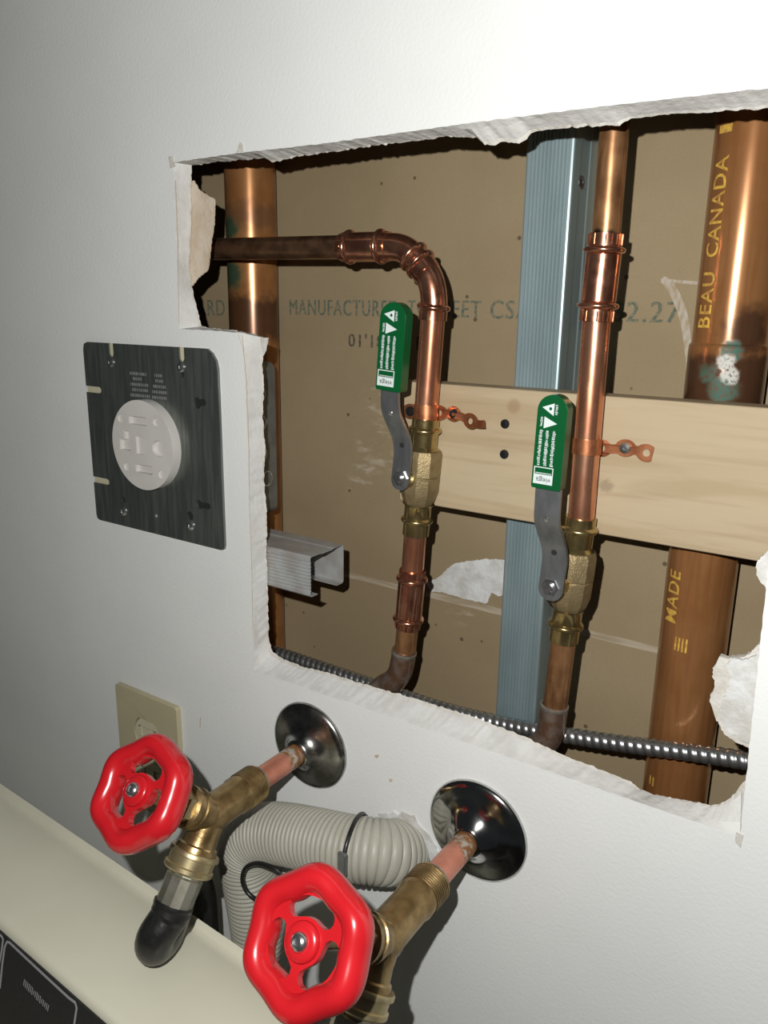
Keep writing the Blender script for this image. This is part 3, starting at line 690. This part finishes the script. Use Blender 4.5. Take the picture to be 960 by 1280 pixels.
# ================================================================== dryer outlet
PC = [P(105, 425, -1), P(275, 439, -1), P(280, 688, -1), P(122, 648, -1)]
px0 = (PC[0].x + PC[3].x) / 2; px1 = (PC[1].x + PC[2].x) / 2; pz1 = (PC[0].z + PC[1].z) / 2; pz0 = (PC[2].z + PC[3].z) / 2
print('plate', px1 - px0, pz1 - pz0)
do = thing('dryer_outlet', ((px0 + px1) / 2, 0, pz0), 'square grey metal cover plate with a round white dryer receptacle', 'outlet')
def wp(px, py): v = P(px, py, -2.5); return (v.x, v.z)
def notch_top(px, py):   # open slot cut from the top edge
    x, z = wp(px, py); return [(x + 2.6, pz1), (x + 2.6, z + 2), (x + 1.2, z), (x - 1.2, z), (x - 2.6, z + 2), (x - 2.6, pz1)]
def notch_left(px, py):
    x, z = wp(px, py); return [(px0, z + 2.6), (x - 2, z + 2.6), (x, z + 1.2), (x, z - 1.2), (x - 2, z - 2.6), (px0, z - 2.6)]
out = [(px0 + 4, pz0), (px1 - 4, pz0), (px1 - 1, pz0 + 1), (px1, pz0 + 4), (px1, pz1 - 14), (px1 - 1.5, pz1 - 8), (px1 - 5, pz1 - 3), (px1 - 10, pz1)]
out += notch_top(227, 452) + notch_top(139, 446) + [(px0 + 6, pz1), (px0 + 1.5, pz1 - 1.5), (px0, pz1 - 6)] + notch_left(126, 488) + notch_left(136, 603) + [(px0, pz0 + 4), (px0 + 1, pz0 + 1)]
def hole(px, py, r, n=14): x, z = wp(px, py); return circle(x, z, r, n)
def keyhole(px, py, px2, py2, r1, r2):
    a, b = Vector((*wp(px, py), 0)), Vector((*wp(px2, py2), 0)); d = (b - a).normalized(); n_ = Vector((-d.y, d.x, 0)); o_ = []
    base = math.atan2(d.y, d.x)
    for k in range(11): an = base + math.radians(35 + 290 * k / 10); o_.append((a.x + r1 * math.cos(an), a.y + r1 * math.sin(an)))
    for k in range(7): an = base + math.radians(-90 + 180 * k / 6); o_.append((b.x + r2 * math.cos(an), b.y + r2 * math.sin(an)))
    return o_
hl = [keyhole(246, 504, 254, 503, 4.2, 2.6), keyhole(249, 631, 260, 633, 3.6, 2.4), hole(227, 468, 2.4), hole(154, 625, 2.6), hole(237, 645, 3.6)]
MB().prism(out, hl, xz(0), .2, 2.2).build('cover_plate', 'plate_metal', do, bevel=.5)
for h_ in hl:   # black sheet behind each hole, painting the shade inside the box
    cx_ = sum(a for a, _ in h_) / len(h_); cz_ = sum(b for _, b in h_) / len(h_)
    MB().prism([(cx_ + (a - cx_) * 1.05, cz_ + (b - cz_) * 1.05) for a, b in h_], [], xz(0), .15, .5).build('hole', 'hole_shade', do, flat=True)
for s0 in (notch_top(227, 452), notch_top(139, 446), notch_left(126, 488), notch_left(136, 603)):
    MB().prism(s0, [], xz(0), .1, .9).build('filler', 'ivory_light', do, flat=True)
for px, py in ((138, 453), (226, 459), (154, 639), (238, 657)):
    x, z = wp(px, py)
    MB().lathe((x, -2.0, z), (0, -1, 0), [(0, 3.9), (.8, 3.8), (1.8, 2.6), (2.0, .8), (1.4, .5)], 18).build('screw', 'steel_bright', do)
x, z = wp(195, 645); MB().lathe((x, -2.0, z), (0, -1, 0), [(0, 1.6), (.5, 1.2)], 12).build('stamp', 'ink_grey', do)
# stamped print: two blocks of five short lines, too small to read
for bx, rows in ((167, [(162, 182), (166, 176), (163, 185), (165, 184), (163, 186)]), (198, [(193, 203), (194, 203), (191, 206), (190, 208), (190, 208)])):
    for j, (xa, xb) in enumerate(rows):
        m = MB(); rnd = random.Random(bx + j); yy = 466.5 + j * 6.8 + (bx - 167) * .09
        xx = xa
        while xx < xb:
            w_ = rnd.uniform(.5, 1.1); a = wp(xx, yy - 2 + (xx - xa) * .09); b = wp(xx + w_, yy + 1.8 + (xx - xa) * .09)
            m.prism([(a[0], b[1]), (b[0], b[1]), (b[0], a[1]), (a[0], a[1])], [], xz(0), 2.15, 2.3); xx += w_ + rnd.uniform(.7, 1.3)
        m.build('stamped_text', 'ink_grey', do, flat=True, kind='stuff')
# round receptacle
FD = 10.5
RC = P(177, 557, -FD); RT = P(168, 500, -FD); RBm = P(186, 614, -FD); RR_ = (RT.z - RBm.z) / 2
print('receptacle r', RR_)
f_ = lambda u, v: (RC.x + u * RR_, RC.z + v * RR_)
def rr(u0, v0, u1, v1, r=.03): return [f_(*c) for c in rrect(u0, v0, u1, v1, r, 3)]
slots = [rr(-.38, .45, .21, .63), rr(-.25, -.62, .31, -.44),
         [f_(*c) for c in ((-.74, -.16), (-.38, -.16), (-.38, .16), (-.42, .28), (-.58, .28), (-.58, .08), (-.74, .08))],
         [f_(*c) for c in [(-.18, -.2), (.02, -.2)] + [(.02 + .2 * math.cos(math.radians(a)), .2 * math.sin(math.radians(a))) for a in range(-75, 90, 15)] + [(.02, .2), (-.18, .2)]],
         [f_(*c) for c in [(.55 + .2 * math.cos(math.radians(a)), -.01 + .18 * math.sin(math.radians(a))) for a in range(40, 321, 20)]],
         ] + [[f_(*c) for c in circle(u, v, .10, 14)] for u, v in ((-.66, .54), (.52, .56), (-.56, -.54), (.6, -.58))]
rc = MB().prism([f_(*c) for c in circle(0, 0, 1, 64)], slots, xz(0), 2.0, FD).build('receptacle', 'grey_plastic', do, bevel=.5)
for k, s_ in enumerate(slots):
    dep = {0: 3.4, 1: 3.4, 2: 3.4, 3: 2.2, 4: 3.4}.get(k, 1.6)
    cx_ = sum(a for a, _ in s_) / len(s_); cz_ = sum(b for _, b in s_) / len(s_)
    MB().prism([(cx_ + (a - cx_) * 1.03, cz_ + (b - cz_) * 1.03) for a, b in s_], [], xz(0), 2.2, FD - dep).build('slot', 'grey_plastic', rc, flat=True)
# galvanised box behind, its right side shows at the edge of the opening
bxr = px1 - 4; yb_ = PX(345.5, 545, bxr).y
print('box back y', yb_)
yb_ = max(40, min(75, yb_)); bxr = P(345.5, 545, yb_).x
bz1, bz0 = P(344, 452, yb_).z, P(346, 640, yb_).z
bo = MB().prism(rrect(px0 + 8, bz0, bxr, bz1, 7, 5), [], xz(0), -yb_, -13.2).build('outlet_box', 'box_metal', do, bevel=.8)
for zf in (.25, .42, .62, .80):
    zc_ = bz0 + (bz1 - bz0) * zf; ring = MB().lathe((bxr + .05, yb_ - 12 - 6 * (zf > .4), zc_), (1, 0, 0), [(0, 6.4), (.5, 6.2), (.5, 5.2), (0, 5)], 24, caps=False).build('knockout', 'steel_bright', bo)

# ================================================================== duplex outlet
da, db = P(149.5, 853, 0), P(222, 880, -3); dx0, dx1 = da.x, db.x; dz1 = (da.z + P(222, 880, 0).z) / 2; dz0 = dz1 - 116
print('duplex w', dx1 - dx0)
du = thing('wall_outlet', ((dx0 + dx1) / 2, 0, dz0), 'ivory duplex wall outlet partly hidden behind the upper red tap', 'outlet')
dcx = (dx0 + dx1) / 2
def rec_shape(zc_): 
    o_ = []
    for k in range(33):
        a = 2 * math.pi * k / 32; o_.append((dcx + 17 * math.cos(a), zc_ + max(-14, min(14, 17 * math.sin(a)))))
    return o_[:-1]
rcz = [dz1 - 38, dz1 - 78]
MB().prism(rrect(dx0, dz0, dx1, dz1, 3), [rec_shape(z_) for z_ in rcz] + [circle(dcx, dz1 - 58, 2.2, 12)], xz(0), 0.1, 5.0).build('cover_plate', 'ivory', du, bevel=2.0, bseg=3)
for z_ in rcz:
    sl = [rrect(dcx - 8.5, z_ - 3, dcx - 6, z_ + 6, .3, 1), rrect(dcx + 4.5, z_ - 3, dcx + 7, z_ + 6, .3, 1), circle(dcx - .5, z_ - 8.5, 2.6, 12)]
    r_ = MB().prism([(dcx + (a - dcx) * .95, z_ + (b - z_) * .95) for a, b in rec_shape(z_)], sl, xz(0), .2, 4.2).build('receptacle', 'ivory_light', du, bevel=.5)
    for s_ in sl: MB().prism(s_, [], xz(0), .3, 1.2).build('slot', 'hole_shade', r_, flat=True)  # slot floors coloured black for the shade inside
MB().lathe((dcx, -3, dz1 - 58), (0, -1, 0), [(0, 3), (2.2, 3), (2.9, 2.2)], 16).build('screw', 'ivory_light', du)

# ================================================================== escutcheons, taps, hoses
for E, r, m, lb in ((E1, 33.5, 'chrome_dirty', 'dull scratched chrome escutcheon plate behind the upper red tap'), (E2, 35, 'chrome', 'shiny chrome escutcheon plate behind the lower red tap')):
    pr = [(0, r), (1.2, r), (2.4, r - .7), (3.6, r - 2.2), (4.6, r - 5), (5.6, r - 10), (7.0, r - 15), (9.4, r - 19), (12.5, r - 22), (15, 10.6), (16.4, 9.6), (16.6, 8.6), (14, 8.4)]
    o = MB().lathe((E.x, -.2, E.z), (0, -1, 0), pr, 56, caps=False).build('escutcheon', m, angle=50); tag(o, lb, 'escutcheon', 'escutcheon plates')

def hand_wheel(c, n, t, rot):
    n = n.normalized(); u = Vector((1, 0, 0)); u = (u - n * u.dot(n)).normalized(); v = n.cross(u)
    if v.z < 0: u, v = u, v
    fr = lambda a, b, d: c + u * a + v * b + n * d
    R0, r0 = 25.4, 7.0; m = MB(); N, K = 96, 20; vs = []
    for i in range(N):
        th = 2 * math.pi * i / N; lob = 1.35 * math.cos(6 * (th - rot)); Rc = R0 + lob * .85
        for k in range(K):
            ph = 2 * math.pi * k / K; vs.append(fr((Rc + r0 * math.cos(ph)) * math.cos(th), (Rc + r0 * math.cos(ph)) * math.sin(th), 9.0 * math.sin(ph) - 1.5 + .4 * math.cos(6 * (th - rot))))
    fs = [(i * K + k, ((i + 1) % N) * K + k, ((i + 1) % N) * K + (k + 1) % K, i * K + (k + 1) % K) for i in range(N) for k in range(K)]
    m.add(vs, fs)
    # spoked plate with three kidney windows, and the raised hub
    kid = []
    for j in range(3):
        a0 = math.radians(94 + 120 * j) ; pts = []
        for k in range(13): a = a0 + math.radians(-34 + 68 * k / 12); pts.append((19.0 * math.cos(a), 19.0 * math.sin(a)))
        e = a0 + math.radians(34); pts += [(14.6 * math.cos(e) + 4.3 * math.cos(e + s_), 14.6 * math.sin(e) + 4.3 * math.sin(e + s_)) for s_ in (.6, 1.2, 1.8, 2.4)]
        for k in range(9): a = a0 + math.radians(27 - 54 * k / 8); pts.append((10.2 * math.cos(a), 10.2 * math.sin(a)))
        e = a0 - math.radians(34); pts += [(14.6 * math.cos(e) + 4.3 * math.cos(e - s_), 14.6 * math.sin(e) + 4.3 * math.sin(e - s_)) for s_ in (2.4, 1.8, 1.2, .6)]
        kid.append(pts)
    m.prism(circle(0, 0, 23, 60), kid, fr, -1.6, 2.6)
    m.lathe(c - n * 6, n, [(0, 8.2), (6, 8.8), (10.2, 8.8), (11.4, 8.0), (11.8, 6)], 32)
    w = m.build('handwheel', 'red', t, angle=50)
    MB().lathe(c + n * 5.4, n, [(0, 4.4), (1.4, 4.4), (2.6, 3.6), (3.2, 2.2), (3.0, 1.6), (2.4, 1.4)], 20).build('screw', 'steel_bright', w)
    return w
def tap(E, y_in, yb, wheel_c, label, hose_label, rot):
    t = thing('tap', (E.x, yb, E.z - 30), label, 'tap', 'brass hose taps with red handwheels')
    C_ = Vector((E.x, yb, E.z)); ax = Vector((0, -1, 0)); I = Vector((E.x, y_in, E.z)); L = (C_ - I).length
    MB().lathe(I + Vector((0, 3, 0)), ax, [(0, 8.1), (.4, 10.2), (2.6, 10.6), (3.4, 9.5)], 28, caps=False).build('solder_ring', 'solder', t)
    pr = [(0, 8.0), (0, 12.0)]
    nth = 8
    for k in range(nth): h = 1 + k * 1.7; pr += [(h, 12.0), (h + .5, 12.7), (h + 1.0, 12.7), (h + 1.5, 12.0)]
    h = 1 + nth * 1.7
    pr += [(h + .5, 12.0), (h + 5, 12.4), (h + 8, 11.4), (max(h + 9, L - 6), 11.6), (max(h + 12, L), 12.4), (max(h + 18, L + 7), 10.5), (max(h + 22, L + 11), 4)]
    m = MB().lathe(I, ax, pr, 36); 
    wd = (wheel_c - C_); wl = wd.length; wd.normalize()
    m.lathe(C_, wd, [(0, 10.5), (12, 11.2), (15, 11.2), (15.5, 12.8), (19, 13.0), (19.5, 12.0), (23.5, 12.0), (24, 12.8), (27, 12.8), (28, 11)], 36)
    od = Vector((0, -.60, -.80)).normalized()
    m.lathe(C_, od, [(0, 10.8), (12, 10.6), (19, 11.4), (20, 12.8), (23, 13.4), (26, 13.4)], 36)
    m.build('body', 'brass_tap', t, angle=28)
    MB().lathe(C_ + wd * 26, wd, [(0, 11.2), (8, 11.2), (9.5, 9.2)], 6).build('bonnet_nut', 'brass_nut', t, angle=20)
    MB().lathe(C_ + wd * 34, wd, [(0, 6.5), (5, 6), (5.5, 4.2), (wl - 34, 4.2)], 20).build('stem', 'brass_tap', t)
    hand_wheel(wheel_c, wd, t, rot)
    return t, C_, od
W1 = PX(175, 990, E1.x - 1); W2 = PX(383, 1177, E2.x + 1)
B1y = PX(263, 1006, E1.x).y; B2y = PX(478, 1162, E2.x).y
print('W', W1, W2, 'body', B1y, B2y)
tap1, C1, od = tap(E1, T1Y, B1y, W1, 'upper red-wheeled brass tap with a black hose, beside the ivory outlet', '', math.radians(40))
tap2, C2, od = tap(E2, T2Y, B2y, W2, 'lower red-wheeled brass tap nearest the camera at the bottom edge', '', math.radians(40))
def washer_hose(C_, od, path, label):
    t = thing('washer_hose', path[-1], label, 'hose', 'black washing machine hoses')
    N0 = C_ + od * 23
    pr = [(0, 13.6), (0, 15.6), (1.2, 16.2), (3.0, 16.2), (3.6, 14.6), (9, 14.6), (9.6, 15.8), (12, 15.8), (13, 14.8), (13.4, 11)]
    m = MB().lathe(N0, od, pr, 40, caps=False)
    m.build('swivel_nut', 'brass_nut', t, angle=30)
    MB().lathe(N0 + od * 12, od, [(0, 10.4), (3, 10.6), (4, 11.8), (25, 11.6), (26, 10.8)], 12).build('ferrule', 'zinc', t, angle=20)
    pts = catmull([N0 + od * 32, N0 + od * 40] + path, 8)
    n = len(pts); MB().tube(pts, [12.6 if i < 3 else 12.2 if i < 9 else 11.6 for i in range(n)], 24).build('hose', 'rubber', t)
x1 = E1.x; N1 = C1 + od * 65
washer_hose(C1, od, [N1 + Vector((-2, -7, -7)), N1 + Vector((-6, -6, -17)), N1 + Vector((-12, 6, -23)), N1 + Vector((-25, 26, -25)), N1 + Vector((-46, 54, -32)), N1 + Vector((-60, 78, -62)), N1 + Vector((-64, 84, -130)), N1 + Vector((-64, 84, -420))], 'black rubber hose crimped below the upper red tap')
N2 = C2 + od * 65
washer_hose(C2, od, [N2 + Vector((3, -7, -9)), N2 + Vector((9, -5, -22)), N2 + Vector((18, 8, -36)), N2 + Vector((28, 28, -52)), N2 + Vector((36, 50, -80)), N2 + Vector((40, 66, -130)), N2 + Vector((40, 72, -220)), N2 + Vector((40, 72, -420))], 'hose fitting under the lower red tap, cut off by the bottom edge')

# corrugated drain hose
hp = [Vector((HOSE0.x, 40, HOSE0.z)), Vector((HOSE0.x, 8, HOSE0.z)), P(492, 1065, -14), P(470, 1064, -26), P(435, 1059, -33), P(390, 1049, -35), P(345, 1041, -35), P(318, 1045, -34), P(308, 1066, -33), P(313, 1100, -32), P(320, 1140, -31), P(327, 1190, -30), P(334, 1260, -29), P(340, 1400, -28), P(345, 1600, -28)]
hpts = resample(catmull(hp, 10), step=.6)
o = MB().tube(hpts, 20.6, 36, rfn=lambda i, a: (1.02, 1.035, 1.04, 1.035, 1.02, .955)[i % 6]).build('drain_hose', 'hose', angle=70)
tag(o, 'grey corrugated drain hose coming out of the wall between the taps', 'hose')
# cable tie and black cord on the hose
def ring_at(px, r):
    best = min(range(len(hpts)), key=lambda i: (hpts[i] - P(px, 1059, -33)).length); a = hpts[best]; tg = (hpts[best + 1] - hpts[best - 1]).normalized()
    tg = (tg + Vector((0, 0, .12))).normalized()
    u = Vector((0, 1, 0)); u = (u - tg * u.dot(tg)).normalized(); w = tg.cross(u)
    return [a + u * r * math.cos(2 * math.pi * k / 40) + w * r * math.sin(2 * math.pi * k / 40) for k in range(40)], a, tg
rp, ra_, tg_ = ring_at(443, 22.4)
ct = thing('cable_tie', ra_ + Vector((0, 0, -23)), 'dark tie wrapped round the grey drain hose near the wall', 'cable tie')
MB().tube(rp, 1.5, 10, closed=True).build('band', 'rubber', ct)
q0 = P(428, 1078, -57); MB().box((q0.x - 3, q0.y - 1.4, q0.z - 9), (q0.x + 3, q0.y + 1.2, q0.z + 7)).build('tail', 'steel', ct, bevel=.5)
cd = catmull([P(352, 1092, -56), P(340, 1084, -57), P(322, 1079, -57), P(308, 1084, -57), P(303, 1097, -57), P(307, 1112, -57), P(318, 1123, -56), P(338, 1132, -54)], 8)
o = MB().tube(cd, 1.6, 10).build('black_cord', 'rubber'); tag(o, 'thin black cord looped in front of the drain hose bend', 'cord')

# ================================================================== washing machine
zt = -405.0
b0, b1 = PZ(280, 1166, zt), PZ(0, 976, zt)
u = (b1 - b0).normalized(); wv = Vector((u.y, -u.x, 0)); wv = wv if wv.y < 0 else -wv       # u runs left along the console, wv towards the room
r0 = PZ(395, 1240, zt); org = b0 + u * (r0 - b0).dot(u)
cw = ((PZ(0, 1157, zt) - b0).dot(wv) + (PZ(150, 1281, zt) - b0).dot(wv)) / 2
gw_ = (PZ(177, 1113, zt) - b0).dot(wv)
print('console depth', cw, 'groove', gw_, 'b0', b0, 'b1', b1)
LW = 690
fr = lambda l, w_, h: org + u * l + wv * w_ + Vector((0, 0, h - 0))
wa = thing('washing_machine', (org + u * LW / 2 + wv * 330)[:2] + (ZB,), 'cream washing machine with a black control panel in the lower left corner', 'washing machine')
prof = [(2, -150), (0, -6), (.6, -2), (2, -.4), (gw_ - 6, .8), (gw_ - 4, .2), (gw_ - 2.4, -2.6), (gw_ + 1.8, -3.0), (gw_ + 6, -.6), (cw * .6, 1.0), (cw - 6, .6), (cw - 2.5, -.4), (cw - .6, -2.4), (cw, -5), (cw + 20, -60), (cw + 52, -150)]
m = MB(); n = len(prof)
vs = [fr(0, a, b) for a, b in prof] + [fr(LW, a, b) for a, b in prof]
m.add(vs, [(i, (i + 1) % n, n + (i + 1) % n, n + i) for i in range(n)] + [tuple(range(n)), tuple(range(n, 2 * n))[::-1]]); m.build('console', 'cream', wa, angle=50)
# sloping control panel
pa, pb = (cw + .2, -5.5), (cw + 50.5, -146)
pu = (fr(0, *pb) - fr(0, *pa)).normalized(); pn = u.cross(pu).normalized(); pn = pn if pn.dot(wv) > 0 else -pn
p0 = fr(0, *pa); PL = (fr(0, *pb) - fr(0, *pa)).length
pf = lambda a, b, d: p0 + u * a + pu * b + pn * d
pan = MB().prism(rrect(4, 0, LW - 4, PL, 2, 2), [], pf, -.5, 1.2).build('control_panel', 'panel_black', wa, flat=True)
def onp(px, py): v = PP(px, py, p0 + pn * 1.2, pn) - p0; return (v.dot(u), v.dot(pu))
def line(pts, w_, nm='printed_line'):
    vv = [Vector((*onp(*c), 0)) for c in pts]; n_ = len(vv); L_, R_ = [], []
    for i in range(n_):
        d = (vv[min(i + 1, n_ - 1)] - vv[max(i - 1, 0)]).normalized(); nn = Vector((-d.y, d.x, 0)) * w_ / 2; L_.append(vv[i] + nn); R_.append(vv[i] - nn)
    MB().prism([(v.x, v.y) for v in L_] + [(v.x, v.y) for v in reversed(R_)], [], pf, 1.1, 1.45).build(nm, 'ink_grey', pan, flat=True)
line([(0, 1235), (3, 1205), (6, 1184), (9, 1177), (12, 1178), (30, 1195), (60, 1223), (86, 1247), (94, 1253), (96, 1260), (93, 1280)], 1.5)
line([(-4, 1165), (2, 1170), (4, 1174), (2, 1190), (-1, 1205)], 1.5)
m = MB(); rnd = random.Random(5)
for k in range(16):
    f = k / 15; xx, yy = 31 + 30 * f, 1228 + 32 * f; ln = rnd.uniform(5, 9)
    a, b = Vector((*onp(xx, yy - ln / 2), 0)), Vector((*onp(xx - 1.5, yy + ln / 2), 0)); s_ = Vector((.28, 0, 0))
    m.prism([((a - s_).x, a.y), ((a + s_).x, a.y), ((b + s_).x, b.y), ((b - s_).x, b.y)], [], pf, 1.1, 1.4)
m.build('printed_text', 'ink_grey', pan, flat=True, kind='stuff')
m = MB().box((0, 0, 0), (1, 1, 1), frame=lambda v: fr(v.x * LW, 4 + v.y * 640, -150 + (ZB - zt + 150) * v.z)); m.build('cabinet', 'cream', wa, bevel=8, bseg=3)
m = MB().prism(rrect(70, 170, LW - 70, 600, 30, 5), [], lambda a, b, d: fr(a, b, -150 + d), 0, 6); m.build('lid', 'cream', wa, bevel=2)

for ob in COL.objects:
    if '_o' in ob: del ob['_o']
